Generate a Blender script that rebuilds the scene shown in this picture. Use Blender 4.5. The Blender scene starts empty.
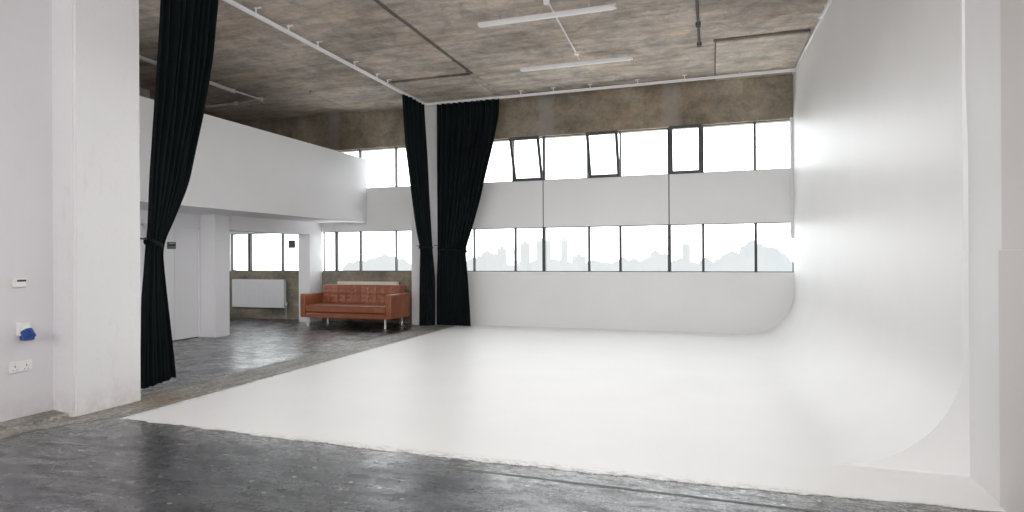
import bpy, bmesh, math, random
from mathutils import Vector, Matrix, noise
random.seed(7)
C = bpy.context.scene.collection
PI = math.pi

# ------------------------------------------------------------------ dimensions (metres)
YB = 11.945            # window wall
XR = 1.418             # cove wall at the window end
ZC = 4.776             # ceiling
XT, YT, ZT = -5.721, 11.49, 4.66   # curtain track
XE = -5.10             # left edge of the white floor
ZEYE = 1.45

# ------------------------------------------------------------------ materials
def newmat(name):
    m = bpy.data.materials.new(name); m.use_nodes = True
    nt = m.node_tree; b = nt.nodes['Principled BSDF']
    return m, nt, b
def N(nt, typ, **kw):
    n = nt.nodes.new(typ)
    for k, v in kw.items():
        if k.startswith('i_'):
            n.inputs[int(k[2:]) if k[2:].isdigit() else k[2:].replace('_', ' ')].default_value = v
        else: setattr(n, k, v)
    return n
def coords(nt, scale=(1,1,1)):
    g = N(nt, 'ShaderNodeNewGeometry')
    mp = N(nt, 'ShaderNodeMapping'); mp.inputs['Scale'].default_value = scale
    nt.links.new(g.outputs['Position'], mp.inputs['Vector'])
    return mp.outputs['Vector']
def noise_n(nt, vec, scale, detail=4, rough=.55, dist=0):
    n = N(nt, 'ShaderNodeTexNoise'); n.inputs['Scale'].default_value = scale
    n.inputs['Detail'].default_value = detail; n.inputs['Roughness'].default_value = rough
    n.inputs['Distortion'].default_value = dist
    nt.links.new(vec, n.inputs['Vector']); return n.outputs['Fac']
def ramp(nt, fac, stops):
    r = N(nt, 'ShaderNodeValToRGB'); e = r.color_ramp.elements
    while len(e) < len(stops): e.new(.5)
    for q, (p, c) in zip(e, stops):
        q.position = p; q.color = (*c, 1) if len(c) == 3 else c
    nt.links.new(fac, r.inputs['Fac']); return r.outputs['Color']
def mix(nt, fac, a, b, typ='MIX'):
    m = N(nt, 'ShaderNodeMix', data_type='RGBA', blend_type=typ)
    for s, v in ((0, fac), (6, a), (7, b)):
        if hasattr(v, 'node'): nt.links.new(v, m.inputs[s])
        elif isinstance(v, (int, float)): m.inputs[s].default_value = v
        else: m.inputs[s].default_value = (*v, 1)
    return m.outputs[2]
def mth(nt, op, a, b=0.0, clamp=False):
    m = N(nt, 'ShaderNodeMath', operation=op, use_clamp=clamp)
    for s, v in ((0, a), (1, b)):
        if hasattr(v, 'node'): nt.links.new(v, m.inputs[s])
        else: m.inputs[s].default_value = v
    return m.outputs[0]
def maprange(nt, v, a, b, c=0., d=1.):
    m = N(nt, 'ShaderNodeMapRange'); nt.links.new(v, m.inputs[0])
    for i, x in enumerate((a, b, c, d)): m.inputs[i+1].default_value = x
    return m.outputs[0]
def bump(nt, b, h, strength=.2, dist=.02):
    n = N(nt, 'ShaderNodeBump'); n.inputs['Strength'].default_value = strength; n.inputs['Distance'].default_value = dist
    nt.links.new(h, n.inputs['Height']); nt.links.new(n.outputs['Normal'], b.inputs['Normal'])
def xyz(nt):
    g = N(nt, 'ShaderNodeNewGeometry'); s = N(nt, 'ShaderNodeSeparateXYZ')
    nt.links.new(g.outputs['Position'], s.inputs[0]); return s.outputs

def plain(name, col, rough=.5, metal=0, var=.06, scale=8, bmp=0):
    m, nt, b = newmat(name)
    v = coords(nt); f = noise_n(nt, v, scale)
    lo = tuple(c*(1-var) for c in col); hi = tuple(min(1, c*(1+var)) for c in col)
    nt.links.new(ramp(nt, f, [(.3, lo), (.7, hi)]), b.inputs['Base Color'])
    b.inputs['Roughness'].default_value = rough; b.inputs['Metallic'].default_value = metal
    if bmp: bump(nt, b, f, bmp, .01)
    return m

def paint(name, col, dirt=0.0, bmp=.15, rough=.6, dirty_base=False):
    m, nt, b = newmat(name)
    v = coords(nt); f = noise_n(nt, v, 1.3, 3); g = noise_n(nt, v, 22, 5)
    c = ramp(nt, f, [(.3, tuple(x*.97 for x in col)), (.7, col)])
    if dirt:
        vs = coords(nt, (1, 1, .35)); d = noise_n(nt, vs, 4.5, 6, .7)
        c = mix(nt, maprange(nt, d, .58, .8, 0, dirt), c, (.42, .38, .36))
    if dirty_base:
        P = xyz(nt); d = noise_n(nt, v, 9, 5, .7)
        low = maprange(nt, P[2], 0, .28, 1, 0)
        c = mix(nt, mth(nt, 'MULTIPLY', low, maprange(nt, d, .35, .7, 0, .55)), c, (.45, .37, .32))
    nt.links.new(c, b.inputs['Base Color']); b.inputs['Roughness'].default_value = rough
    bump(nt, b, g, bmp, .01)
    return m

def concrete(name, base, dark, light, streak=(1, 6, 1), bands=None, rough=.85):
    m, nt, b = newmat(name)
    v = coords(nt); vs = coords(nt, streak)
    f = noise_n(nt, v, .9, 6, .62, .4); s = noise_n(nt, vs, 1.1, 8, .68); fine = noise_n(nt, v, 16, 6, .7)
    blot = noise_n(nt, v, 3.2, 5, .6, .8)
    c = ramp(nt, f, [(.32, dark), (.5, base), (.68, light)])
    c = mix(nt, .75, c, ramp(nt, s, [(.32, (.55, .54, .52)), (.5, (.95, .93, .9)), (.68, (1.3, 1.27, 1.22))]), 'MULTIPLY')
    c = mix(nt, .62, c, ramp(nt, blot, [(.33, (.62, .62, .60)), (.5, (1, .99, .98)), (.66, (1.3, 1.2, 1.06))]), 'MULTIPLY')
    warm = noise_n(nt, coords(nt, (.6, 1.5, 1)), .8, 4, .6, 1.2)
    c = mix(nt, maprange(nt, warm, .5, .68, 0, .55), c, mix(nt, 1, c, (1.08, .95, .82), 'MULTIPLY'))
    c = mix(nt, .5, c, ramp(nt, fine, [(.35, (.7, .7, .7)), (.6, (1.12, 1.12, 1.12))]), 'MULTIPLY')
    if bands:
        P = xyz(nt)
        for x0, w in bands:
            wob = mth(nt, 'MULTIPLY', mth(nt, 'SUBTRACT', blot, .5), .25)
            d = mth(nt, 'ABSOLUTE', mth(nt, 'ADD', mth(nt, 'SUBTRACT', P[0], x0), wob))
            c = mix(nt, maprange(nt, d, w*.35, w*.6, .55, 0), c, (.36, .33, .31))
    nt.links.new(c, b.inputs['Base Color']); b.inputs['Roughness'].default_value = rough
    bump(nt, b, mth(nt, 'ADD', s, fine), .35, .02)
    return m

M = {}
M['wall'] = paint('white wall paint', (.80, .795, .81))
M['wall_left'] = paint('worn white wall paint', (.74, .725, .75), dirt=.15, dirty_base=True)
M['pillar'] = paint('rough white plaster', (.80, .79, .81), dirt=.25, bmp=.5, dirty_base=True)
M['cyc'] = paint('white cove paint', (.85, .85, .86), bmp=.04, rough=.5)
M['spandrel'] = paint('white window wall paint', (.80, .80, .80), bmp=.08)
M['warm'] = paint('warm grey wall paint', (.72, .69, .68), bmp=.1)
M['ceiling'] = concrete('board marked ceiling concrete', (.44, .395, .355), (.33, .295, .265), (.56, .505, .455), (1, 5, 1))
M['beam'] = concrete('brown beam concrete', (.31, .272, .218), (.20, .18, .145), (.41, .365, .295), (1, 1, 1.6), [(-3.2, .34), (-.72, .3), (-8.28, .3)])
M['slab'] = concrete('paler ceiling concrete', (.50, .46, .41), (.40, .365, .325), (.58, .53, .475), (1, 4, 1))
M['ridge'] = concrete('darker ceiling concrete', (.15, .13, .115), (.10, .09, .08), (.20, .18, .16), (1, 1, 1))
M['olive'] = concrete('olive grey bare concrete', (.25, .235, .195), (.15, .143, .12), (.36, .335, .27), (1, 1, 3))
M['black'] = plain('black metal', (.02, .02, .022), .4)
M['frame'] = plain('dark window steel', (.055, .056, .062), .5)
M['white_metal'] = plain('white enamelled metal', (.84, .84, .85), .35, var=.02)
M['grey_metal'] = plain('light grey metal', (.45, .45, .47), .4)
M['pale_metal'] = plain('pale galvanised metal', (.66, .65, .66), .4)
M['cream'] = plain('cream enamel', (.80, .76, .68), .45, var=.03)
M['chrome'] = plain('polished chrome', (.95, .95, .96), .3, .85, var=.02)
M['blue'] = plain('blue plastic', (.01, .06, .28), .35)
M['plastic'] = plain('white plastic', (.82, .81, .80), .35, var=.02)
M['vent'] = plain('grey plastic grille', (.12, .125, .11), .6)
M['conduit'] = plain('dark conduit', (.075, .062, .055), .6)

# leather
m, nt, b = newmat('tan leather'); v = coords(nt); f = noise_n(nt, v, 5, 4); g = noise_n(nt, v, 90, 3)
nt.links.new(ramp(nt, f, [(.3, (.25, .078, .036)), (.7, (.35, .118, .055))]), b.inputs['Base Color'])
b.inputs['Roughness'].default_value = .3; bump(nt, b, g, .08, .004); M['leather'] = m
M['seam'] = plain('dark leather seam', (.12, .03, .018), .6)

# curtain cloth
m, nt, b = newmat('black serge cloth'); v = coords(nt, (1, 1, .15)); f = noise_n(nt, v, 10, 4); g = noise_n(nt, coords(nt), 260, 2)
nt.links.new(ramp(nt, f, [(.3, (.0025, .0055, .0062)), (.7, (.0065, .011, .0125))]), b.inputs['Base Color'])
b.inputs['Roughness'].default_value = .9; b.inputs['Specular IOR Level'].default_value = .15
b.inputs['Sheen Weight'].default_value = .03
bump(nt, b, g, .2, .002); M['cloth'] = m

# floor
m, nt, b = newmat('scuffed dark grey floor paint')
v = coords(nt); P = xyz(nt)
big = noise_n(nt, v, .7, 5, .6, .3); st = noise_n(nt, coords(nt, (1, 6, 1)), 1.6, 7, .7); fine = noise_n(nt, v, 30, 6, .75)
c = ramp(nt, big, [(.3, (.020, .022, .025)), (.7, (.040, .042, .047))])
c = mix(nt, .6, c, ramp(nt, st, [(.35, (.6, .6, .6)), (.65, (1.3, 1.3, 1.3))]), 'MULTIPLY')
c = mix(nt, .9, c, ramp(nt, fine, [(.40, (.4, .4, .4)), (.60, (1.7, 1.7, 1.7))]), 'MULTIPLY')
sp = N(nt, 'ShaderNodeTexVoronoi', voronoi_dimensions='2D'); sp.inputs['Scale'].default_value = 4.6; nt.links.new(coords(nt, (1, 1.4, 1)), sp.inputs['Vector'])
spc = N(nt, 'ShaderNodeSeparateColor'); nt.links.new(sp.outputs['Color'], spc.inputs[0])
rad = maprange(nt, spc.outputs[0], .3, 1, .035, .10)
spot = mth(nt, 'MULTIPLY', mth(nt, 'LESS_THAN', mth(nt, 'ADD', sp.outputs['Distance'], mth(nt, 'MULTIPLY', fine, .03)), rad), mth(nt, 'GREATER_THAN', spc.outputs[1], .45))
c = mix(nt, mth(nt, 'MULTIPLY', spot, .8), c, (.50, .49, .46))
scr = noise_n(nt, coords(nt, (1, 9, 1)), 5, 8, .75)
c = mix(nt, maprange(nt, scr, .70, .78, 0, .35), c, (.26, .255, .25))
wear_sheen = maprange(nt, mth(nt, 'ABSOLUTE', mth(nt, 'SUBTRACT', P[1], 3.98)), .02, .38, 1, 0)
worn = mth(nt, 'MULTIPLY', wear_sheen, maprange(nt, noise_n(nt, coords(nt, (1, 2.5, 1)), 14, 8, .8), .47, .60, 0, .75))  # edge wear, spread wider and paler to paint in reflected brightness
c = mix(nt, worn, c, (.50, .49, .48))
nt.links.new(c, b.inputs['Base Color'])
nt.links.new(maprange(nt, mth(nt, 'ADD', mth(nt, 'MULTIPLY', st, .6), mth(nt, 'MULTIPLY', fine, .4)), .35, .65, .20, .42), b.inputs['Roughness'])
b.inputs['Specular IOR Level'].default_value = .35
gl = mth(nt, 'ADD', mth(nt, 'MULTIPLY', noise_n(nt, coords(nt, (1, 3.5, 1)), 2.6, 8, .78), .55), mth(nt, 'MULTIPLY', noise_n(nt, coords(nt, (1, 1.6, 1)), 26, 5, .8), .45))
nt.links.new(maprange(nt, gl, .44, .54, .15, 1), b.inputs['Coat Weight'])
b.inputs['Coat Roughness'].default_value = .16; b.inputs['Coat IOR'].default_value = 1.85
bump(nt, b, mth(nt, 'ADD', mth(nt, 'MULTIPLY', st, .5), mth(nt, 'ADD', fine, noise_n(nt, v, 75, 4, .8))), .35, .008)
nt.links.new(maprange(nt, noise_n(nt, v, 2.2, 6, .7), .4, .62, .18, .36), b.inputs['Coat Roughness'])
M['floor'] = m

# worn concrete strip
m, nt, b = newmat('worn concrete screed strip')
v = coords(nt); f = noise_n(nt, coords(nt, (3, 1, 1)), 2.2, 7, .7); fine = noise_n(nt, v, 24, 6, .75)
c = ramp(nt, f, [(.32, (.13, .128, .118)), (.5, (.25, .243, .225)), (.68, (.40, .385, .355))])
c = mix(nt, .9, c, ramp(nt, fine, [(.40, (.45, .45, .44)), (.6, (1.6, 1.57, 1.5))]), 'MULTIPLY')
P = xyz(nt)
rust = mth(nt, 'MULTIPLY', maprange(nt, mth(nt, 'ABSOLUTE', mth(nt, 'SUBTRACT', P[1], 4.75)), .1, .5, 1, 0), maprange(nt, noise_n(nt, v, 8, 5), .45, .6, 0, .7))
c = mix(nt, rust, c, (.30, .19, .10))
nt.links.new(c, b.inputs['Base Color']); b.inputs['Roughness'].default_value = .5; bump(nt, b, fine, .4, .01); M['strip'] = m

# white floor with a dirty rim
m, nt, b = newmat('white floor paint with dirty rim')
v = coords(nt); P = xyz(nt); d = noise_n(nt, coords(nt, (1, 2.2, 1)), 9, 7, .8); g = noise_n(nt, v, 1.2, 4)
c = ramp(nt, g, [(.3, (.845, .847, .85)), (.7, (.875, .877, .875))])
rim = maprange(nt, P[1], 3.98, 4.11, 1, 0)
rim2 = maprange(nt, P[0], -5.1, -5.02, .8, 0)
rr = mth(nt, 'MAXIMUM', rim, rim2)
c = mix(nt, mth(nt, 'MULTIPLY', rr, maprange(nt, d, .47, .56, 0, .85)), c, (.30, .285, .26))
nt.links.new(c, b.inputs['Base Color']); b.inputs['Roughness'].default_value = .42; M['cycfloor'] = m

# glass
m = bpy.data.materials.new('clear window glass'); m.use_nodes = True; nt = m.node_tree; nt.nodes.clear()
o = N(nt, 'ShaderNodeOutputMaterial'); t = N(nt, 'ShaderNodeBsdfTransparent'); g = N(nt, 'ShaderNodeBsdfGlossy'); g.inputs['Roughness'].default_value = .02
t.inputs['Color'].default_value = (.97, .98, .98, 1)
mx = N(nt, 'ShaderNodeMixShader'); mx.inputs[0].default_value = .04
nt.links.new(t.outputs[0], mx.inputs[1]); nt.links.new(g.outputs[0], mx.inputs[2]); nt.links.new(mx.outputs[0], o.inputs[0]); M['glass'] = m

def haze(name, a, bcol, scale=.1):  # distance haze painted in as a pale glowing colour
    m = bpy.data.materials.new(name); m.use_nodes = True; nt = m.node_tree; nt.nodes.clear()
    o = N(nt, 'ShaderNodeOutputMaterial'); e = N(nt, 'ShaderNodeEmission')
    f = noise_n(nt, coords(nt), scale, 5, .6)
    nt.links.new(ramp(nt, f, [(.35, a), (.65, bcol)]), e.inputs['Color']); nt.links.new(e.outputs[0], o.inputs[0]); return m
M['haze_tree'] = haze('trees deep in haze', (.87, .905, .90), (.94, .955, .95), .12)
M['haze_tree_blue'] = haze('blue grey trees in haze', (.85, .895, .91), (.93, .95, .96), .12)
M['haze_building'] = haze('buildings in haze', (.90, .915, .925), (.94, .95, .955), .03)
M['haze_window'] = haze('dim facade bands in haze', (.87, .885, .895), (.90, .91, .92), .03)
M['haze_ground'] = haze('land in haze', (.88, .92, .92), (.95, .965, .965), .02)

# ------------------------------------------------------------------ mesh helpers
def box(bm, x0, x1, y0, y1, z0, z1, bev=0, seg=2):
    r = bmesh.ops.create_cube(bm, size=1)
    vs = r['verts']
    for v in vs: v.co = Vector(((x0+x1)/2+v.co.x*(x1-x0), (y0+y1)/2+v.co.y*(y1-y0), (z0+z1)/2+v.co.z*(z1-z0)))
    if bev:
        es = list({e for v in vs for e in v.link_edges})
        bmesh.ops.bevel(bm, geom=es, offset=bev, segments=seg, affect='EDGES', profile=.5)
def tube(bm, pts, r, n=10, cap=True):
    pts = [Vector(p) for p in pts]; rings = []
    for i, p in enumerate(pts):
        d = (pts[min(i+1, len(pts)-1)]-pts[max(i-1, 0)]).normalized()
        a = d.orthogonal().normalized() if not rings else (pa - d*pa.dot(d)).normalized()
        pa = a; bb = d.cross(a)
        rings.append([bm.verts.new(p+(a*math.cos(2*PI*k/n)+bb*math.sin(2*PI*k/n))*r) for k in range(n)])
    for A, B in zip(rings, rings[1:]):
        for k in range(n): bm.faces.new((A[k], A[(k+1) % n], B[(k+1) % n], B[k]))
    if cap: bm.faces.new(rings[0][::-1]); bm.faces.new(rings[-1])
def prism(bm, poly, axis, a, b_):
    def P(u, v, w): return {'x': (w, u, v), 'y': (u, w, v), 'z': (u, v, w)}[axis]
    A = [bm.verts.new(P(u, v, a)) for u, v in poly]; B = [bm.verts.new(P(u, v, b_)) for u, v in poly]
    n = len(poly); bm.faces.new(A); bm.faces.new(B[::-1])
    for i in range(n): bm.faces.new((A[i], A[(i+1) % n], B[(i+1) % n], B[i]))
def obj(name, bm, mat, parent=None, smooth=False, mod=None):
    bmesh.ops.recalc_face_normals(bm, faces=bm.faces[:])
    me = bpy.data.meshes.new(name); bm.to_mesh(me); bm.free()
    o = bpy.data.objects.new(name, me); C.objects.link(o)
    mats = mat if isinstance(mat, (list, tuple)) else [mat]
    for q in mats: me.materials.append(M[q])
    if smooth:
        for p in me.polygons: p.use_smooth = True
    if parent:
        o.parent = parent
        for v in me.vertices: pass
        o.matrix_parent_inverse = Matrix.Translation(parent.location).inverted() if parent.type == 'EMPTY' else Matrix.Identity(4)
    return o
def B(name, mat, dims, parent=None, bev=0, **k):
    bm = bmesh.new()
    for d in (dims if isinstance(dims[0], (tuple, list)) else [dims]): box(bm, *d, bev=bev)
    return obj(name, bm, mat, parent, **k)
def S(o, kind='structure'): o['kind'] = kind; return o
def thing(name, label, cat, loc=(0, 0, 0), group=None):
    o = bpy.data.objects.new(name, None); C.objects.link(o); o.location = loc
    o['label'] = label; o['category'] = cat
    if group: o['group'] = group
    return o
def tag(o, label, cat, group=None):
    o['label'] = label; o['category'] = cat
    if group: o['group'] = group
    return o

# ------------------------------------------------------------------ floor
XL0, XR0, Y0 = -12.4, 2.1, -5.0
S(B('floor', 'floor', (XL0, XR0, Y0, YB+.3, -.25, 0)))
def ragged(x0, y0, x1, y1, n, amp, seed):
    out = []
    for i in range(n):
        t = i/n; p = Vector((x0+(x1-x0)*t, y0+(y1-y0)*t)); d = Vector((y1-y0, x0-x1)).normalized()
        k = noise.noise(Vector((p.x*3, p.y*3, seed)))*amp + noise.noise(Vector((p.x*14, p.y*14, seed+5)))*amp*.6
        out.append((p.x+d.x*k, p.y+d.y*k))
    return out
def flat(name, poly, z0, z1, mat):
    bm = bmesh.new(); vs = [bm.verts.new((x, y, z0)) for x, y in poly]
    f = bm.faces.new(vs); r = bmesh.ops.extrude_face_region(bm, geom=[f])
    for v in [g for g in r['geom'] if isinstance(g, bmesh.types.BMVert)]: v.co.z = z1
    bmesh.ops.triangulate(bm, faces=[f for f in bm.faces if len(f.verts) > 4])
    return obj(name, bm, mat)
poly = ragged(XE, 4.09, -2.2, 3.985, 160, .03, 1) + ragged(-2.2, 3.985, -.12, 4.0, 130, .034, 1) + ragged(-.12, 4.0, 1.6, 4.09, 110, .034, 1)
poly += [(1.6, 4.09), (1.6, YB), (XE-.05, YB)] + ragged(XE-.03, YB-.01, XE, 4.09, 160, .012, 3)
S(flat('floor_cove', poly, -.001, .005, 'cycfloor'))
# strip of bare screed beside the white floor and along the left wall
poly = [(-5.83, Y0)] + [(-5.5, Y0)] + ragged(-5.5, Y0, -5.46, 3.6, 90, .02, 8) + ragged(-5.46, 3.6, -5.06, 4.3, 12, .02, 9) + [(-5.05, 4.3), (-5.05, YB)]
poly += ragged(-5.70, YB, -5.74, 4.66, 90, .05, 10) + [(-5.83, 4.66)]
S(flat('floor_strip', poly, -.001, .003, 'strip'))
bmc = bmesh.new(); prism(bmc, [(-5.83, 0), (-5.62, 0), (-5.64, .03), (-5.83, .05)], 'y', Y0, 4.03); S(obj('trim_kerb', bmc, 'strip'))

bm = bmesh.new(); pr = None
for i in range(121):
    x = -1.75+3.0*i/120; y = 3.80+noise.noise(Vector((x*2, 1, 1)))*.012+(x+1.75)*-.010; w_ = .013+.01*noise.noise(Vector((x*9, 2, 2)))
    r = [bm.verts.new((x, y-w_, .0012)), bm.verts.new((x, y+w_, .0012))]
    if pr: bm.faces.new((pr[0], r[0], r[1], pr[1]))
    pr = r
S(obj('floor_joint', bm, 'vent'))

# ------------------------------------------------------------------ ceiling with slab joints
S(B('ceiling', 'ceiling', (XL0, XR0, Y0, YB+.3, ZC, ZC+.3)))
S(B('ceiling_panel', 'slab', (.09, 1.40, 9.8, YB, ZC-.05, ZC+.01), bev=.006))
S(B('ceiling_panel', 'slab', (-7.53, -4.18, 10.1, YB, ZC-.045, ZC+.01), bev=.006))
S(B('ceiling_panel', 'ceiling', (-12.0, -5.78, 2.0, 6.36, ZC-.03, ZC+.01), bev=.006))
def wob_ridge(name, x, y0, y1, w, h):
    bm = bmesh.new(); n = 60; prev = None
    for i in range(n+1):
        y = y0+(y1-y0)*i/n; k = noise.noise(Vector((x, y*2, 3)))*.012
        r = [bm.verts.new((x-w/2+k, y, ZC+.005)), bm.verts.new((x-w/2+.01+k, y, ZC-h)), bm.verts.new((x+w/2-.01+k, y, ZC-h)), bm.verts.new((x+w/2+k, y, ZC+.005))]
        if prev:
            for a in range(3): bm.faces.new((prev[a], prev[a+1], r[a+1], r[a]))
        else: bm.faces.new(r)
        prev = r
    bm.faces.new(prev[::-1]); return S(obj(name, bm, 'ridge'))
wob_ridge('ceiling_joint', -4.09, Y0, 10.1, .06, .018)
S(B('ceiling_joint', 'ridge', (-7.56, -7.53, 10.1, YB, ZC-.02, ZC+.01)))
S(B('ceiling_joint', 'ridge', (.075, .09, 9.8, YB, ZC-.03, ZC+.01)))
S(B('ceiling_joint', 'ceiling', (-4.20, -4.06, 10.1, YB, ZC-.03, ZC+.01)))
S(B('ceiling_joint', 'ridge', (-5.7, -4.12, 10.06, 10.10, ZC-.03, ZC+.01)))
S(B('ceiling_joint', 'ridge', (.05, 1.40, 9.755, 9.80, ZC-.03, ZC+.01)))
S(B('ceiling_joint', 'ridge', (-3.6, -.05, 11.70, 11.74, ZC-.03, ZC+.01)))
# ragged plaster edge where the cove wall meets the ceiling
bm = bmesh.new(); n = 240; pr = None
def wallx(y): return XR + (YB-y)*(1.562-XR)/(YB-4.66)
for i in range(n+1):
    y = 2.5+(YB-2.5)*i/n; k = .014+max(0, noise.noise(Vector((y*7, 0, 0))))*.07+max(0, noise.noise(Vector((y*23, 4, 0))))*.03
    x = wallx(y); r = [bm.verts.new((x, y, ZC-.055-k*.3)), bm.verts.new((x-k, y, ZC-.052)), bm.verts.new((x-k, y, ZC)), bm.verts.new((x+.02, y, ZC))]
    if pr:
        for a in range(3): bm.faces.new((pr[a], pr[a+1], r[a+1], r[a]))
    pr = r
S(obj('trim_plaster', bm, 'pillar'))

# ------------------------------------------------------------------ window wall
Z = dict(s=1.142, lt=2.06, ub=3.022, ut=3.928)
S(B('wall_back', 'spandrel', (-5.50, XR+.7, YB, YB+.22, 0, Z['s'])))
S(B('wall_back', 'olive', (XL0, -6.18, YB, YB+.22, 0, Z['s'])))
for x0, x1 in ((-3.264, -.779), (-.757, XR+.7), (-5.50, -3.286), (-8.28, -6.18), (XL0, -8.29)):
    S(B('wall_back', 'spandrel', (x0, x1, YB, YB+.2, Z['lt'], Z['ub'])))
S(B('wall_back', 'frame', (-3.29, -.75, YB+.01, YB+.19, Z['lt'], Z['ub'])))
S(B('ceiling_beam', 'beam', (XL0, XR+.7, YB-.02, YB+.3, Z['ut'], ZC+.01), bev=.01))
S(B('wall_back', 'olive', (XL0, -8.28, YB, YB+.2, Z['ub'], Z['ut'])))
S(B('column', 'wall', (-6.15, -5.47, 11.66, YB+.3, 0, ZC), bev=.012))
S(B('trim_corner', 'spandrel', (1.365, 1.45, YB-.03, YB+.02, Z['lt']-.3, 3.95), bev=.005))
S(B('trim_sill', 'spandrel', (-5.47, 1.37, YB-.012, YB+.05, Z['s']-.05, Z['s']-.012), bev=.004))
S(B('baseboard_back', 'olive', (-12.2, -8.96, YB-.04, YB, 0, .1)))

wn = [0]
def win(x0, x1, z0, z1, mull, skip=()):
    """a run of glazing: outer frame, mullions and one pane per light"""
    wn[0] += 1; y = YB+.06
    w = bpy.data.objects.new('window_%d' % wn[0], None); C.objects.link(w); w.location = (x0, y, z0); w['kind'] = 'structure'
    t = .016
    B('window_frame', 'frame', [(x0, x1, y-.02, y+.03, z0, z0+t), (x0, x1, y-.02, y+.03, z1-t, z1), (x0, x0+t, y-.02, y+.03, z0, z1), (x1-t, x1, y-.02, y+.03, z0, z1)], w)
    ed = [x0] + [m_[0] for m_ in mull] + [x1]
    for mx_, mw in mull: B('mullion', 'frame', (mx_-mw/2, mx_+mw/2, y-.045, y+.035, z0, z1), w)
    for i in range(len(ed)-1):
        if i in skip: continue
        B('pane', 'glass', (ed[i]+.01, ed[i+1]-.01, y+.003, y+.007, z0+.008, z1-.008), w)
    return w
# lower run
win(-5.47, XR, Z['s'], Z['lt'], [(-4.817, .03), (-3.888, .036), (-3.272, .062), (-2.332, .042), (-1.706, .046), (-.767, .062), (-.146, .046), (.781, .046)])
win(-8.62, -6.20, Z['s'], Z['lt'], [(-8.256, .05), (-7.615, .025), (-6.699, .022)])
win(-11.30, -8.93, Z['s'], Z['lt'], [(-10.736, .07), (-9.763, .028)])
S(B('wall_back', 'wall', (XL0, -11.30, YB, YB+.2, Z['s'], Z['lt'])))
# upper run
up = win(-5.47, XR, Z['ub'], Z['ut'], [(-3.93, .035), (-3.262, .045), (-2.35, .03), (-1.70, .03), (-.767, .05), (-.155, .05), (.775, .04)], skip=(1, 3, 5))
win(-8.28, -6.20, Z['ub'], Z['ut'], [(-7.615, .03), (-6.690, .028)])
# three inward-tilting vents, hinged on their lower edge
for x0, x1, ang in ((-3.90, -3.27, 20), (-2.32, -1.70, 20), (-.745, -.165, 5)):
    h = Z['ut']-Z['ub']; t = .055
    bm = bmesh.new()
    for d in ((x0, x1, -.02, .02, 0, t), (x0, x1, -.02, .02, h-t, h), (x0, x0+t, -.02, .02, t, h-t), (x1-t, x1, -.02, .02, t, h-t)): box(bm, *d)
    f = obj('vent_sash', bm, 'frame'); f.parent = up; f.location = (0, YB-.0-up.location.y, Z['ub']-up.location.z+.005)
    f.location.x = -up.location.x; f.rotation_euler.x = math.radians(ang)
    bm = bmesh.new(); box(bm, x0+t, x1-t, -.003, .003, t, h-t); g = obj('pane', bm, 'glass'); g.parent = f

# ------------------------------------------------------------------ cove on the right
bm = bmesh.new(); R_ = .80; prof = []
NA = 40
def section(y):
    w = wallx(y); r = R_ + (YB-y)*-.003
    pts = [(w-r-.3, .0053), (w-r-.06, .0053)]
    for k in range(NA+1):
        a = PI/2*k/NA; pts.append((w-r+r*math.sin(a), .0055+r-r*math.cos(a)))
    pts += [(w, 1.6), (w, 3.0), (w, ZC)]
    return pts
ys = [4.66+(YB-4.66)*i/40 for i in range(41)]
rows = [[bm.verts.new((x, y, z)) for x, z in section(y)] for y in ys]
for a, b_ in zip(rows, rows[1:]):
    for i in range(len(a)-1): bm.faces.new((a[i], b_[i], b_[i+1], a[i+1]))
# solid body behind the curve with a flat end face towards the open side
for j, y in ((0, ys[0]), (-1, ys[-1])):
    edge = rows[j][1:]; far = [bm.verts.new((2.0, y, v.co.z)) for v in edge]
    for k in range(1, len(edge)-1): bm.faces.new((edge[k], edge[k+1], far[k+1], far[k]))
    bm.faces.new((edge[0], edge[1], far[1]))
o = S(obj('wall_right', bm, 'cycfloor', smooth=True))
bpy.context.view_layer.update()
o.data.set_sharp_from_angle(angle=math.radians(30))
# wall beyond the end of the cove, slightly set back low down
bm = bmesh.new()
zz = [(0, 1.592), (2.2, 1.592), (2.55, 1.580), (ZC, 1.580)]
for (a, xa), (b_, xb) in zip(zz, zz[1:]):
    prism(bm, [(xa, a), (2.0, a), (2.0, b_), (xb, b_)], 'y', 4.15, 4.665)
bmesh.ops.remove_doubles(bm, verts=bm.verts, dist=.0005)
S(obj('wall_right', bm, 'cyc'))
S(B('wall_right', 'warm', (1.578, 2.1, Y0, 4.15, 0, ZC)))
S(B('trim_board', 'warm', (1.565, 1.60, Y0, 4.165, 0, 1.475), bev=.004))
S(B('trim_board', 'ridge', (1.570, 1.60, 4.165, 4.174, 0, 1.46)))

# ------------------------------------------------------------------ left side
S(B('wall_left', 'wall_left', (-6.2, -5.829, Y0, 4.05, 0, ZC)))
bm = bmesh.new(); box(bm, -6.2, -5.55, 3.985, 4.67, 0, ZC)
bmesh.ops.bevel(bm, geom=[e for e in bm.edges if abs(e.verts[0].co.z-e.verts[1].co.z) > 1], offset=.02, segments=3, affect='EDGES')
S(obj('pillar', bm, 'pillar'))
S(B('wall_rear', 'wall', (XL0, XR0, Y0-.2, Y0, 0, ZC)))
# mezzanine: parapet, floor
S(B('wall_mezzanine', 'wall', (-7.60, -7.415, Y0, YB, 2.24, 3.685)))
S(B('ceiling_mezzanine', 'wall', (XL0, -7.50, Y0, YB, 2.262, 2.5)))
S(B('mezzanine_dark_strip', 'ridge', (-7.57, -7.44, Y0, 6.40, 3.685, 3.80)))  # dark strip along the top of the parapet
S(B('wall_side', 'wall', (XL0-.2, XL0, Y0, YB+.3, 0, ZC)))
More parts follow.
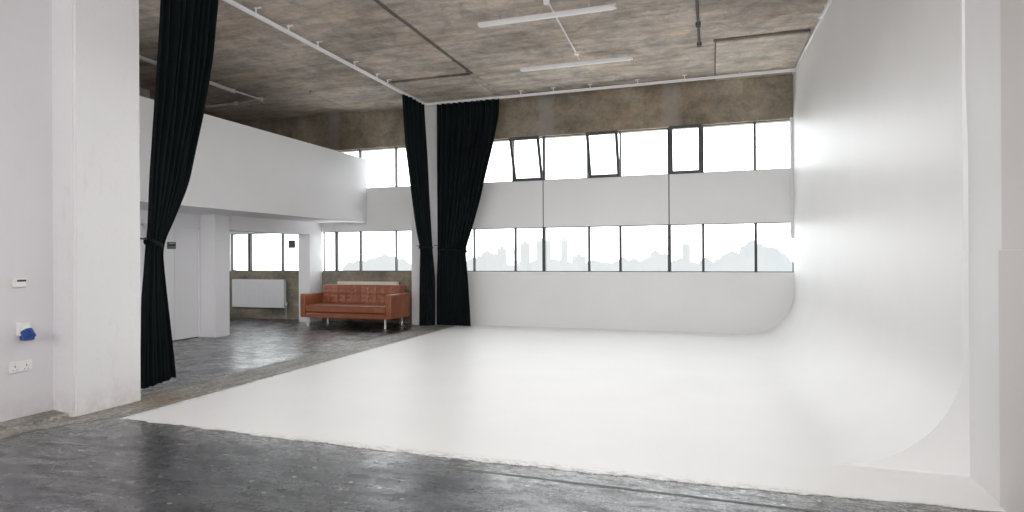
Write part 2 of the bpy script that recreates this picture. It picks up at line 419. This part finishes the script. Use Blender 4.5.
# ground floor partition with door, opening and lintel
DW = -8.98
S(B('wall_partition', 'wall', [(DW-.2, DW, Y0, 7.55, 0, 2.262), (DW-.2, DW, 7.55, 8.82, 2.02, 2.262), (DW-.2, DW, 8.766, 9.12, 0, 2.262)]))
S(B('pillar_partition', 'wall', (DW-.02, -8.64, 8.77, 9.12, 0, 2.262), bev=.008))
S(B('pillar_partition', 'wall', (-8.93, -8.63, 11.50, YB+.02, 0, 2.262)))
S(B('wall_lintel', 'wall', (DW-.02, -8.63, 9.12, 11.50, 1.985, 2.262)))
d = bpy.data.objects.new('door_1', None); C.objects.link(d); d.location = (DW, 8.2, 0); d['kind'] = 'structure'
B('door_leaf', 'wall', (DW-.06, DW-.02, 7.60, 8.215, .012, 2.0), d, bev=.003)
B('door_leaf', 'wall', (DW-.06, DW-.02, 8.225, 8.73, .012, 2.0), d, bev=.003)
B('door_frame', 'wall', [(DW-.1, DW+.012, 7.54, 7.60, 0, 2.03), (DW-.1, DW+.012, 8.73, 8.765, 0, 2.03), (DW-.1, DW+.012, 7.54, 8.765, 2.0, 2.04)], d)
B('threshold', 'black', (DW-.09, DW, 7.55, 8.72, -.001, .012), d)
s = thing('door_sign', 'small dark two-line sign fixed high on the white double door', 'sign', (DW, 8.13, 1.63))
B('sign_plate', 'black', (DW-.019, DW-.012, 8.07, 8.245, 1.625, 1.745), s)
B('lettering', 'grey_metal', [(DW-.012, DW-.0105, 8.095, 8.22, 1.715, 1.728)], s)
B('lettering', 'vent', [(DW-.012, DW-.0105, 8.075, 8.24, 1.635, 1.675)], s)

# ------------------------------------------------------------------ wall fittings on the left
XW = -5.829
t = thing('thermostat', 'small white wall control with a black display strip, highest fitting on the left wall', 'thermostat', (XW, 3.69, 1.2))
B('housing', 'plastic', (XW-.002, XW+.028, 3.638, 3.742, 1.205, 1.285), t, bev=.006)
B('display', 'black', (XW+.028, XW+.030, 3.662, 3.735, 1.255, 1.272), t)
B('button', 'plastic', (XW+.028, XW+.031, 3.646, 3.655, 1.225, 1.24), t)
t = thing('industrial_socket', 'white industrial wall socket with a blue cap on the left wall', 'socket', (XW, 3.72, .72))
B('wall_box', 'plastic', (XW, XW+.05, 3.665, 3.765, .775, .895), t, bev=.01)
bm = bmesh.new(); tube(bm, [(XW+.04, 3.715, .84), (XW+.085, 3.715, .80)], .038, 20); obj('collar', bm, 'plastic', t, smooth=False)
bm = bmesh.new(); tube(bm, [(XW+.062, 3.715, .815), (XW+.105, 3.715, .765)], .047, 20)
box(bm, XW+.03, XW+.11, 3.672, 3.758, .735, .785, bev=.012); obj('cap', bm, 'blue', t)
t = thing('double_socket', 'white double power socket low on the left wall', 'socket', (XW, 3.7, .44))
B('face_plate', 'plastic', (XW, XW+.02, 3.60, 3.79, .455, .552), t, bev=.005)
for yy in (3.648, 3.742):
    B('socket_outlet', 'vent', [(XW+.02, XW+.0212, yy-.004, yy+.004, .50, .518), (XW+.02, XW+.0212, yy-.02, yy-.012, .475, .482), (XW+.02, XW+.0212, yy+.012, yy+.02, .475, .482)], t)
    B('switch', 'plastic', (XW+.02, XW+.026, yy-.008, yy+.008, .528, .546), t, bev=.002)

# ------------------------------------------------------------------ curtain track
t = thing('curtain_track', 'white ceiling curtain track turning a right angle at the column', 'curtain track', (XT, YT, ZT))
B('rail', 'white_metal', [(XT-.02, XT+.02, Y0+.02, YT+.02, ZT-.005, ZT+.04), (XT-.02, 1.40, YT-.02, YT+.02, ZT-.005, ZT+.04)], t)
def bracket(x, y, alongy):
    bm = bmesh.new(); box(bm, x-.008, x+.008, y-.008, y+.008, ZT+.04, ZC)
    if alongy: box(bm, x-.02, x+.075, y-.016, y+.016, ZC-.012, ZC)
    else: box(bm, x-.04, x+.04, y-.02, y+.02, ZC-.012, ZC)
    obj('bracket', bm, 'white_metal', t)
for y in (1.2, 2.6, 4.0, 5.3, 6.52, 7.17, 7.85, 8.85, 9.57, 9.95): bracket(XT, y, True)
for x in (-3.6, -2.93, -2.2, -1.3, -.45, .5): bracket(x, YT, False)

# ------------------------------------------------------------------ curtains
def smooth_i(keys, z):
    if z >= keys[0][0]: return keys[0][1:]
    for (a, *A), (b_, *Bv) in zip(keys, keys[1:]):
        if z >= b_:
            u = (a-z)/(a-b_); return [p+(q-p)*u for p, q in zip(A, Bv)]
    return keys[-1][1:]
def curtain(root, keys, nf, seed, tie, hem=lambda u: 0.0, side=1):
    """keys: z, left x, left y, right x, right y, fold depth (top to bottom)"""
    rnd = random.Random(seed)
    nu, nz = nf*14, 110
    zt, zb = keys[0][0], keys[-1][0]
    ph = [rnd.uniform(.7, 1.3) for _ in range(nf)]; tot = sum(ph); cum = [0]
    for p in ph: cum.append(cum[-1]+p/tot)
    am = [rnd.uniform(.6, 1.25) for _ in range(nf+1)]
    bm = bmesh.new(); rows = []
    for j in range(nz+1):
        row = []
        for i in range(nu+1):
            u = i/nu; z = zt+(zb-hem(u)-zt)*j/nz
            acc = [0]*5
            for dz in (-.12, -.06, 0, .06, .12):
                k = smooth_i(keys, min(max(z+dz, zb), zt)); acc = [p+q/5 for p, q in zip(acc, k)]
            lx, ly, rx, ry, dep = acc
            f = 0
            while f < nf-1 and u > cum[f+1]: f += 1
            w = (u-cum[f])/(cum[f+1]-cum[f])
            wave = math.cos(2*PI*w)
            wave = math.copysign(abs(wave)**.8, wave)
            nx, ny = (ry-ly), -(rx-lx); L = math.hypot(nx, ny); nx, ny = nx/L, ny/L
            drift = noise.noise(Vector((u*5, z*.7, seed)))*.4
            a = dep*(am[f]*(1-w)+am[f+1]*w)
            s_ = a*(wave+drift)*side
            lat = noise.noise(Vector((u*7, z*.9, seed+9)))*.25*L/nf
            tx, ty = (rx-lx)/L, (ry-ly)/L
            e = min(1, min(u, 1-u)*nf)
            row.append(bm.verts.new((lx+(rx-lx)*u+nx*s_+tx*lat*e, ly+(ry-ly)*u+ny*s_+ty*lat*e, z)))
        rows.append(row)
    for a, b_ in zip(rows, rows[1:]):
        for i in range(nu): bm.faces.new((a[i], a[i+1], b_[i+1], b_[i]))
    o = obj('cloth', bm, 'cloth', root, smooth=True)
    md = o.modifiers.new('thick', 'SOLIDIFY'); md.thickness = .006
    # tie band
    tz, slope, wd = tie
    k = smooth_i(keys, tz); lx, ly, rx, ry, dep = k
    cx, cy = (lx+rx)/2, (ly+ry)/2; L = math.hypot(rx-lx, ry-ly); tx, ty = (rx-lx)/L, (ry-ly)/L; nx, ny = ty, -tx
    bm = bmesh.new(); n = 40; A = []; Bq = []
    for i in range(n):
        a = 2*PI*i/n; ca, sa = math.cos(a), math.sin(a)
        ex = (L/2+.02)*math.copysign(abs(ca)**.8, ca); ey = (dep*1.25+.015)*math.copysign(abs(sa)**.8, sa)
        x = cx+tx*ex+nx*ey; y = cy+ty*ex+ny*ey; zz = tz-slope*ca
        A.append(bm.verts.new((x, y, zz-wd/2))); Bq.append(bm.verts.new((x, y, zz+wd/2)))
    for i in range(n): bm.faces.new((A[i], A[(i+1) % n], Bq[(i+1) % n], Bq[i]))
    tb = obj('tieback', bm, 'cloth', root, smooth=True); md = tb.modifiers.new('t', 'SOLIDIFY'); md.thickness = .01
    return o
# near curtain, hanging from the left run of the track
cr = thing('curtain', 'black floor-length curtain tied back next to the rough white pillar on the left', 'curtain', (XT, 5.0, 0), 'black stage curtains')
curtain(cr, [(4.65, XT, 5.08, XT, 5.83, .055), (3.87, XT, 5.03, XT, 5.74, .055), (3.22, XT, 4.98, XT, 5.61, .055), (2.30, XT, 4.91, XT, 5.38, .05),
             (1.77, XT, 4.90, XT, 5.13, .045), (1.60, XT, 4.88, XT, 5.03, .045), (1.35, XT, 4.86, XT, 5.05, .05), (1.0, XT, 4.82, XT, 5.09, .055), (.13, XT, 4.80, XT, 5.19, .06)],
        8, 3, (1.61, .045, .05), hem=lambda u: .05*(1-u))
B('tie_hook', 'black', [(-5.72, -5.70, 4.63, 4.86, 1.655, 1.675), (-5.72, -5.70, 4.63, 4.66, 1.56, 1.60)], cr)
# pair at the column
cr = thing('curtain', 'narrower black curtain of the corner pair, left of the white column behind the sofa', 'curtain', (XT, 11.2, 0), 'black stage curtains')
curtain(cr, [(4.65, XT, 10.52, XT, 11.38, .05), (3.7, XT, 10.62, -5.68, 11.42, .05), (2.66, XT, 10.90, -5.64, 11.46, .045), (2.0, XT, 11.08, -5.60, 11.47, .04),
             (1.65, -5.74, 11.26, -5.56, 11.46, .035), (1.0, -5.76, 11.27, -5.475, 11.43, .035), (.035, -5.77, 11.27, -5.475, 11.42, .045)],
        6, 11, (1.66, .0, .05))
B('tie_hook', 'black', (-5.85, -5.835, 11.30, 11.66, 1.69, 1.70), cr)
B('tie_hook', 'black', (-5.85, -5.74, 11.30, 11.315, 1.69, 1.70), cr)
cr = thing('curtain', 'wider black curtain of the corner pair, in front of the window wall', 'curtain', (-5.0, YT, 0), 'black stage curtains')
curtain(cr, [(4.65, -5.43, YT, -4.04, YT, .05), (4.35, -5.43, YT, -4.04, YT, .05), (3.75, -5.43, YT, -4.17, YT, .05), (3.0, -5.43, YT, -4.37, YT, .05), (2.62, -5.43, YT, -4.46, YT, .05),
             (2.0, -5.43, YT, -4.66, YT, .045), (1.60, -5.43, YT, -4.80, YT, .04), (1.0, -5.45, YT, -4.75, YT, .045), (.04, -5.45, YT-.02, -4.68, YT-.02, .055)],
        11, 5, (1.60, .03, .05))
B('tie_hook', 'black', (-5.53, -5.45, YT-.03, YT+.17, 1.70, 1.71), cr)

# ------------------------------------------------------------------ ceiling fittings
def batten(x0, x1, y, label):
    t = thing('fluorescent_light', label, 'ceiling light', ((x0+x1)/2, y, 4.66), 'fluorescent ceiling battens')
    bm = bmesh.new()
    prism(bm, [(y-.04, 4.66), (y+.04, 4.66), (y+.03, 4.70), (y-.03, 4.70)], 'x', x0, x1); obj('housing', bm, 'white_metal', t)
    bm = bmesh.new(); prism(bm, [(y-.03, 4.66), (y-.02, 4.642), (y+.02, 4.642), (y+.03, 4.66)], 'x', x0+.03, x1-.03); obj('diffuser', bm, 'plastic', t)
    for xx in (x0, x1-.012): 
        bm = bmesh.new(); prism(bm, [(y-.043, 4.652), (y+.043, 4.652), (y+.032, 4.704), (y-.032, 4.704)], 'x', xx, xx+.012); obj('end_cap', bm, 'white_metal', t)
    for xx in (x0+.35, x1-.35): B('ceiling_mount', 'grey_metal', (xx-.008, xx+.008, y-.008, y+.008, 4.70, ZC), t)
batten(-3.05, -1.15, 7.80, 'white fluorescent batten nearer the camera, crossed by a white conduit')
batten(-3.10, -1.20, 9.90, 'white fluorescent batten farther away, near the window wall')
t = thing('lighting_conduit', 'thin white conduit linking the two ceiling battens between round boxes', 'conduit', (-2.04, 8.5, 4.75))
bm = bmesh.new(); tube(bm, [(-1.99, 7.5, 4.755), (-2.065, 9.6, 4.755)], .013, 8); obj('pipe', bm, 'white_metal', t)
for (x, y) in ((-2.01, 7.55), (-2.065, 9.62)):
    bm = bmesh.new(); tube(bm, [(x, y, 4.73), (x, y, ZC-.002)], .042, 16); obj('junction_box', bm, 'white_metal', t)
bm = bmesh.new(); tube(bm, [(-1.97, 4.0, 4.755), (-1.99, 7.5, 4.755)], .013, 8); obj('pipe', bm, 'white_metal', t)
bm = bmesh.new(); tube(bm, [(-2.065, 9.62, 4.755), (-2.067, 9.84, 4.72)], .008, 6); obj('pipe', bm, 'white_metal', t)
t = thing('ceiling_conduit', 'straight dark conduit on the concrete ceiling between the lights and the white wall', 'conduit', (-.16, 8, 4.76))
bm = bmesh.new(); tube(bm, [(-.15, Y0+.1, 4.757), (-.16, 9.88, 4.757)], .018, 8); obj('pipe', bm, 'conduit', t)
for y in (9.0, 9.86): B('conduit_coupling', 'conduit', (-.195, -.125, y-.05, y+.05, 4.73, ZC), t)
t = thing('junction_box', 'small dark box on the ceiling joint nearer the camera', 'junction box', (-4.1, 9.2, 4.74))
B('lid', 'conduit', (-4.12, -4.07, 9.28, 9.36, 4.75, ZC), t, bev=.006)
t = thing('junction_box', 'small dark box on the ceiling joint at the start of the corner slab', 'junction box', (-4.15, 10, 4.74))
B('lid', 'conduit', (-4.13, -4.07, 9.92, 10.0, 4.745, ZC), t, bev=.006)
t = thing('wall_conduit', 'pale grey conduit and elbow under the ceiling above the mezzanine', 'conduit', (-8.5, 8, 4.6))
for pts, r_ in (([(-8.75, 5.2, 4.735), (-8.89, 9.5, 4.735)], .035), ([(-8.88, 9.45, 4.74), (-8.83, 10.17, 4.74)], .016), ([(-12.3, 10.28, 4.735), (-9.55, 10.28, 4.735)], .026), ([(-9.55, 10.28, 4.74), (-8.83, 10.2, 4.74)], .013)):
    bm = bmesh.new(); tube(bm, pts, r_, 10); obj('pipe', bm, 'pale_metal', t)
for p in ((-8.83, 10.19), (-9.55, 10.28), (-8.89, 9.5), (-8.81, 7.75)):
    bm = bmesh.new(); tube(bm, [(p[0], p[1], 4.705), (p[0], p[1], ZC-.002)], .042, 12); obj('mounting_box', bm, 'pale_metal', t)

# ------------------------------------------------------------------ radiators
def radiator(x0, x1, z0, z1, label, mat):
    t = thing('radiator', label, 'radiator', ((x0+x1)/2, YB-.08, z0), None)
    bm = bmesh.new(); box(bm, x0, x1, YB-.13, YB-.105, z0, z1, bev=.006)
    n = int((x1-x0)/.05)
    for i in range(n):
        xx = x0+.03+(x1-x0-.06)*(i+.5)/n; box(bm, xx-.014, xx+.014, YB-.134, YB-.128, z0+.05, z1-.05)
    obj('front_panel', bm, mat, t)
    B('rear_panel', mat, (x0+.01, x1-.01, YB-.06, YB-.04, z0+.01, z1-.02), t)
    B('top_grille', mat, [(x0, x1, YB-.13, YB-.04, z1-.006, z1)], t)
    B('side_cover', mat, (x0, x0+.004, YB-.13, YB-.04, z0, z1), t); B('side_cover', mat, (x1-.004, x1, YB-.13, YB-.04, z0, z1), t)
    for xx in (x0+.2, x1-.2): B('wall_bracket', mat, (xx-.015, xx+.015, YB-.045, YB-.004, z0+.1, z1-.1), t)
    bm = bmesh.new(); tube(bm, [(x1+.035, YB-.085, 0), (x1+.035, YB-.085, z0+.05)], .012, 8); tube(bm, [(x1-.01, YB-.085, z0+.05), (x1+.05, YB-.085, z0+.05)], .012, 8); obj('supply_pipe', bm, 'grey_metal', t)
    bm = bmesh.new(); tube(bm, [(x1+.035, YB-.085, z0+.05), (x1+.035, YB-.085, z0+.14)], .024, 12); obj('valve', bm, 'plastic', t)
radiator(-11.12, -9.60, .27, .945, 'long white panel radiator under the window behind the partition opening', 'white_metal')
radiator(-8.12, -6.58, .30, .915, 'cream panel radiator showing just above the back of the sofa', 'cream')
t = thing('window_ventilator', 'small square grey ventilator set in the window pane above the white radiator', 'ventilator', (-9.5, YB, 1.7))
B('ventilator_frame', 'vent', [(-9.60, -9.41, YB+.035, YB+.062, 1.69, 1.88)], t, bev=.008)
B('grille', 'frame', [(-9.58, -9.43, YB+.03, YB+.036, 1.712+i*.03, 1.722+i*.03) for i in range(6)], t)

# ------------------------------------------------------------------ sofa
sx0, sx1, sy0, sy1 = -8.31, -6.13, 10.74, 11.57
sf = thing('sofa', 'tan leather two-seat sofa with tufted back cushions and chrome legs', 'sofa', (-7.235, 11.15, 0))
aw = .125
B('arm', 'leather', (sx0, sx0+aw, sy0, sy1, .195, .695), sf, bev=.018, smooth=False)
B('arm', 'leather', (sx1-aw, sx1, sy0, sy1, .195, .695), sf, bev=.018)
B('base', 'leather', (sx0+aw, sx1-aw, sy0+.005, sy1-.02, .195, .295), sf, bev=.012)
B('back_frame', 'leather', (sx0+aw-.01, sx1-aw+.01, sy1-.08, sy1, .195, .715), sf, bev=.018)
bs = B('seam', 'seam', [(sx0+aw+.005, sx1-aw-.005, sy0+.02, sy0+.05, .293, .305)], sf)
def cushion(name, x0, x1, y0, y1, z0, z1, tuft=None, lean=0, puff=.02):
    bm = bmesh.new(); nx, nz = 48, 26
    W, H, D = x1-x0, z1-z0, y1-y0
    grid = {}
    def pos(u, v, s):     # s=0 front, 1 back
        edge = (1-abs(2*u-1)**6)*(1-abs(2*v-1)**6)
        p = puff*edge
        if tuft and s == 0:
            tu, tv = tuft
            # pulled in at every button and along the seams joining them
            fu = abs(math.sin(PI*u*tu)); fv = abs(math.sin(PI*v*tv))
            p += -.034*edge*(1-min(fu, 1)**.45) - .012*edge*(1-fv**.5)
        y = y0+.0-p if s == 0 else y1+p*.3
        rx = x0+W*u; z = z0+H*v
        return (rx, y+lean*(v), z)
    for s in (0, 1):
        for i in range(nx+1):
            for j in range(nz+1): grid[s, i, j] = bm.verts.new(pos(i/nx, j/nz, s))
    for s in (0, 1):
        for i in range(nx):
            for j in range(nz):
                q = [grid[s, i, j], grid[s, i+1, j], grid[s, i+1, j+1], grid[s, i, j+1]]
                bm.faces.new(q if s == 0 else q[::-1])
    for i in range(nx):
        bm.faces.new((grid[0, i, nz], grid[0, i+1, nz], grid[1, i+1, nz], grid[1, i, nz])); bm.faces.new((grid[0, i+1, 0], grid[0, i, 0], grid[1, i, 0], grid[1, i+1, 0]))
    for j in range(nz):
        bm.faces.new((grid[0, 0, j], grid[0, 0, j+1], grid[1, 0, j+1], grid[1, 0, j])); bm.faces.new((grid[0, nx, j+1], grid[0, nx, j], grid[1, nx, j], grid[1, nx, j+1]))
    o = obj(name, bm, 'leather', sf, smooth=True); o.data.set_sharp_from_angle(angle=math.radians(50)); return o
xm = (sx0+sx1)/2
def pillow(x0, x1):
    c = cushion('back_cushion', x0, x1, sy1-.24, sy1-.08, .455, .86, tuft=(5, 4), lean=.05)
    for i in range(1, 5):
        for j in range(1, 4):
            u, v = i/5, j/4
            bm = bmesh.new(); r = bmesh.ops.create_uvsphere(bm, u_segments=8, v_segments=6, radius=.011)
            for q in r['verts']: q.co = q.co*1.0 + Vector((x0+(x1-x0)*u, sy1-.24-.02+.024+lean_y(v), .455+.405*v))
            b_ = obj('button', bm, 'seam', None, smooth=True); b_.parent = c
def lean_y(v): return .05*v
pillow(sx0+aw+.01, xm-.004); pillow(xm+.004, sx1-aw-.01)
B('seat_cushion', 'leather', (sx0+aw+.004, sx1-aw-.004, sy0-.005, sy1-.15, .302, .46), sf, bev=.028)
bm = bmesh.new()
for z in (.318, .444): tube(bm, [(sx0+aw+.02, sy0-.004, z), (sx1-aw-.02, sy0-.004, z)], .005, 6)
obj('piping', bm, 'seam', sf)
for x in (sx0+.16, sx1-.16):
    for y in (sy0+.06, sy1-.08):
        bm = bmesh.new(); box(bm, x-.018, x+.018, y-.018, y+.018, 0, .197, bev=.003); obj('leg', bm, 'chrome', sf)

# ------------------------------------------------------------------ view outside (upper storey above a hazy city)
S(B('ground', 'haze_ground', (-700, 500, 60, 900, -22, -21)))
def building(x, y, w, zt, label, dep=3, bands=0):
    t = thing('building', label, 'building', (x, y, -21))
    B('facade', 'haze_building', [(x-w/2, x+w/2, y, y+dep, -21, zt), (x-w*.2, x+w*.15, y+1, y+3, zt, zt+.9)], t)
    if bands:
        B('window_band', 'haze_window', [(x-w/2+.8+i*(w-1.6)/bands, x-w/2+.8+(i+.55)*(w-1.6)/bands, y-.15, y, -10, zt-1.5) for i in range(bands)], t)
Yb = 240
def wx(px):   # bearing table: sight line through the window wall, worked out in plan
    a = math.atan((px-512)/602.18)-.3197
    return math.tan(a)*Yb
def wz(px, py):
    a = math.atan((px-512)/602.18); return ZEYE + ((267.5-.0054*(px+1337))-py)/602.18*Yb/math.cos(a-.3197)*math.cos(a)
for (p0, p1, top, lab, bands) in ((497, 504, 249, 'pale slab tower in haze, left of a close pair', 3), (506, 515, 250, 'pale slab tower in haze, right of a close pair', 4),
        (520, 528, 244, 'pale tower in haze between the twin slabs and the thick mullion', 3), (536, 549, 241, 'broad hazy tower behind the thick mullion', 4),
        (561, 566, 241, 'slim hazy tower alone in the middle of its pane', 1), (682, 690, 237, 'tall faint tower seen through the right-hand bay', 2), (486, 492, 256, 'low hazy block among trees at the left', 2), (572, 584, 257, 'low hazy block beside the slim tower', 3)):
    x0, x1 = wx(p0), wx(p1); building((x0+x1)/2, Yb, x1-x0, wz((p0+p1)/2, top), lab, bands=bands)
rnd = random.Random(2)
def tree_mesh(seed):
    r2 = random.Random(seed); bm = bmesh.new()
    for k in range(11):
        r = bmesh.ops.create_icosphere(bm, subdivisions=2, radius=r2.uniform(.22, .42))
        c = Vector((r2.uniform(-.6, .6), r2.uniform(-.3, .3), r2.uniform(.45, 1.0)-abs(r2.gauss(0, .08))))
        c.z -= abs(c.x)*.4
        for v in r['verts']:
            v.co *= 1+noise.noise(v.co*6+Vector((k, seed, 0)))*.5; v.co += c
    tube(bm, [(0, 0, -1.2), (0, 0, .6)], .08, 8)
    me = bpy.data.meshes.new('tree'); bm.to_mesh(me); bm.free(); return me
tms = []
for mm in ('haze_tree', 'haze_tree_blue'):
    for q in range(3):
        me = tree_mesh(q+1); me.materials.append(M[mm]); tms.append(me)
def tree(px, y, top, w, blue):
    o = bpy.data.objects.new('tree', tms[rnd.randrange(3)+(3 if blue else 0)]); C.objects.link(o)
    k = y/Yb; zt = ZEYE+(wz(px, top)-ZEYE)*k; hgt = w*1.1
    o.location = (wx(px)*k, y, zt-hgt*1.25); o.scale = (w, w, hgt); o.rotation_euler.z = rnd.uniform(-.4, .4)
    tag(o, 'round tree blurred by haze on the skyline outside the windows', 'tree', 'hazy trees on the skyline')
for i, px in enumerate(range(330, 800, 9)):
    if 412 < px < 470: continue
    if px < 345: continue
    tree(px+rnd.uniform(-3, 3), 130+(i*3 % 5)*19, 258+rnd.uniform(-2.5, 2.5)+(1.5 if px > 560 else 0), rnd.uniform(3.6, 6), px > 640)
big = 0
for px, top, w in ((738, 247, 6), (746, 244, 7), (755, 243, 7), (763, 247, 7), (771, 252, 6), (487, 252, 5), (478, 255, 5), (656, 252, 5), (385, 255, 5), (376, 256, 5)):
    big += 1; tree(px, 60+big*6.5, top, w*.55, px > 640)

# ------------------------------------------------------------------ light
w = bpy.data.worlds.new('World'); bpy.context.scene.world = w; w.use_nodes = True; nt = w.node_tree
bg = nt.nodes['Background']
tc = N(nt, 'ShaderNodeTexCoord'); sx = N(nt, 'ShaderNodeSeparateXYZ'); nt.links.new(tc.outputs['Generated'], sx.inputs[0])
nt.links.new(ramp(nt, sx.outputs[2], [(0, (.97, .99, 1)), (.3, (.95, .98, 1)), (1, (.88, .94, 1))]), bg.inputs['Color'])
bg.inputs['Strength'].default_value = 4.6
def area(name, loc, rot, sx_, sy_, e, col=(1, 1, 1)):
    l = bpy.data.lights.new(name, 'AREA'); l.shape = 'RECTANGLE'; l.size = sx_; l.size_y = sy_; l.energy = e; l.color = col
    o = bpy.data.objects.new(name, l); C.objects.link(o); o.location = loc; o.rotation_euler = rot; return o
R = math.radians
area('rear_fill', (-2.8, -3.6, 3.2), (R(72), 0, 0), 6.0, 2.6, 215, (1, .99, .985))  # added fill lamp behind the camera, not a fixture of the room
area('overhead_fill', (-2.2, 7.2, 3.6), (0, 0, 0), 4.0, 6.0, 80)  # unseen lamp added overhead for more light from above
area('side_fill', (1.3, 0.8, 3.3), (R(80), 0, R(68)), 3.0, 2.0, 175)  # lamp added on the right to brighten the mezzanine face
area('partition_fill', (-7.0, 1.5, 1.9), (R(80), 0, R(12)), 1.6, 1.6, 105)
area('side_room_fill', (-10.4, 8.3, 1.9), (R(75), 0, R(-6)), 1.6, .8, 26)

# ------------------------------------------------------------------ camera
f_, yaw, pitch, roll = 602.18, .31971183, .00162787, -.00543161
fw = Vector((-math.sin(yaw)*math.cos(pitch), math.cos(yaw)*math.cos(pitch), math.sin(pitch)))
r = Vector((math.cos(yaw), math.sin(yaw), 0)); u = r.cross(fw)
r2 = r*math.cos(roll)+u*math.sin(roll); u2 = -r*math.sin(roll)+u*math.cos(roll)
cam = bpy.data.cameras.new('Camera'); co = bpy.data.objects.new('Camera', cam); C.objects.link(co)
mt = Matrix((r2, u2, -fw)).transposed().to_4x4(); mt.translation = (0, 0, ZEYE); co.matrix_world = mt
cam.sensor_width = 36; cam.lens = f_/1024*36; cam.clip_end = 2000; cam.clip_start = .05
bpy.context.scene.camera = co
vs = bpy.context.scene.view_settings; vs.view_transform = 'Standard'; vs.look = 'None'; vs.exposure = 0; vs.gamma = 1
bpy.context.scene.cycles.max_bounces = 16; bpy.context.scene.cycles.diffuse_bounces = 8
bpy.context.scene.cycles.transparent_max_bounces = 16
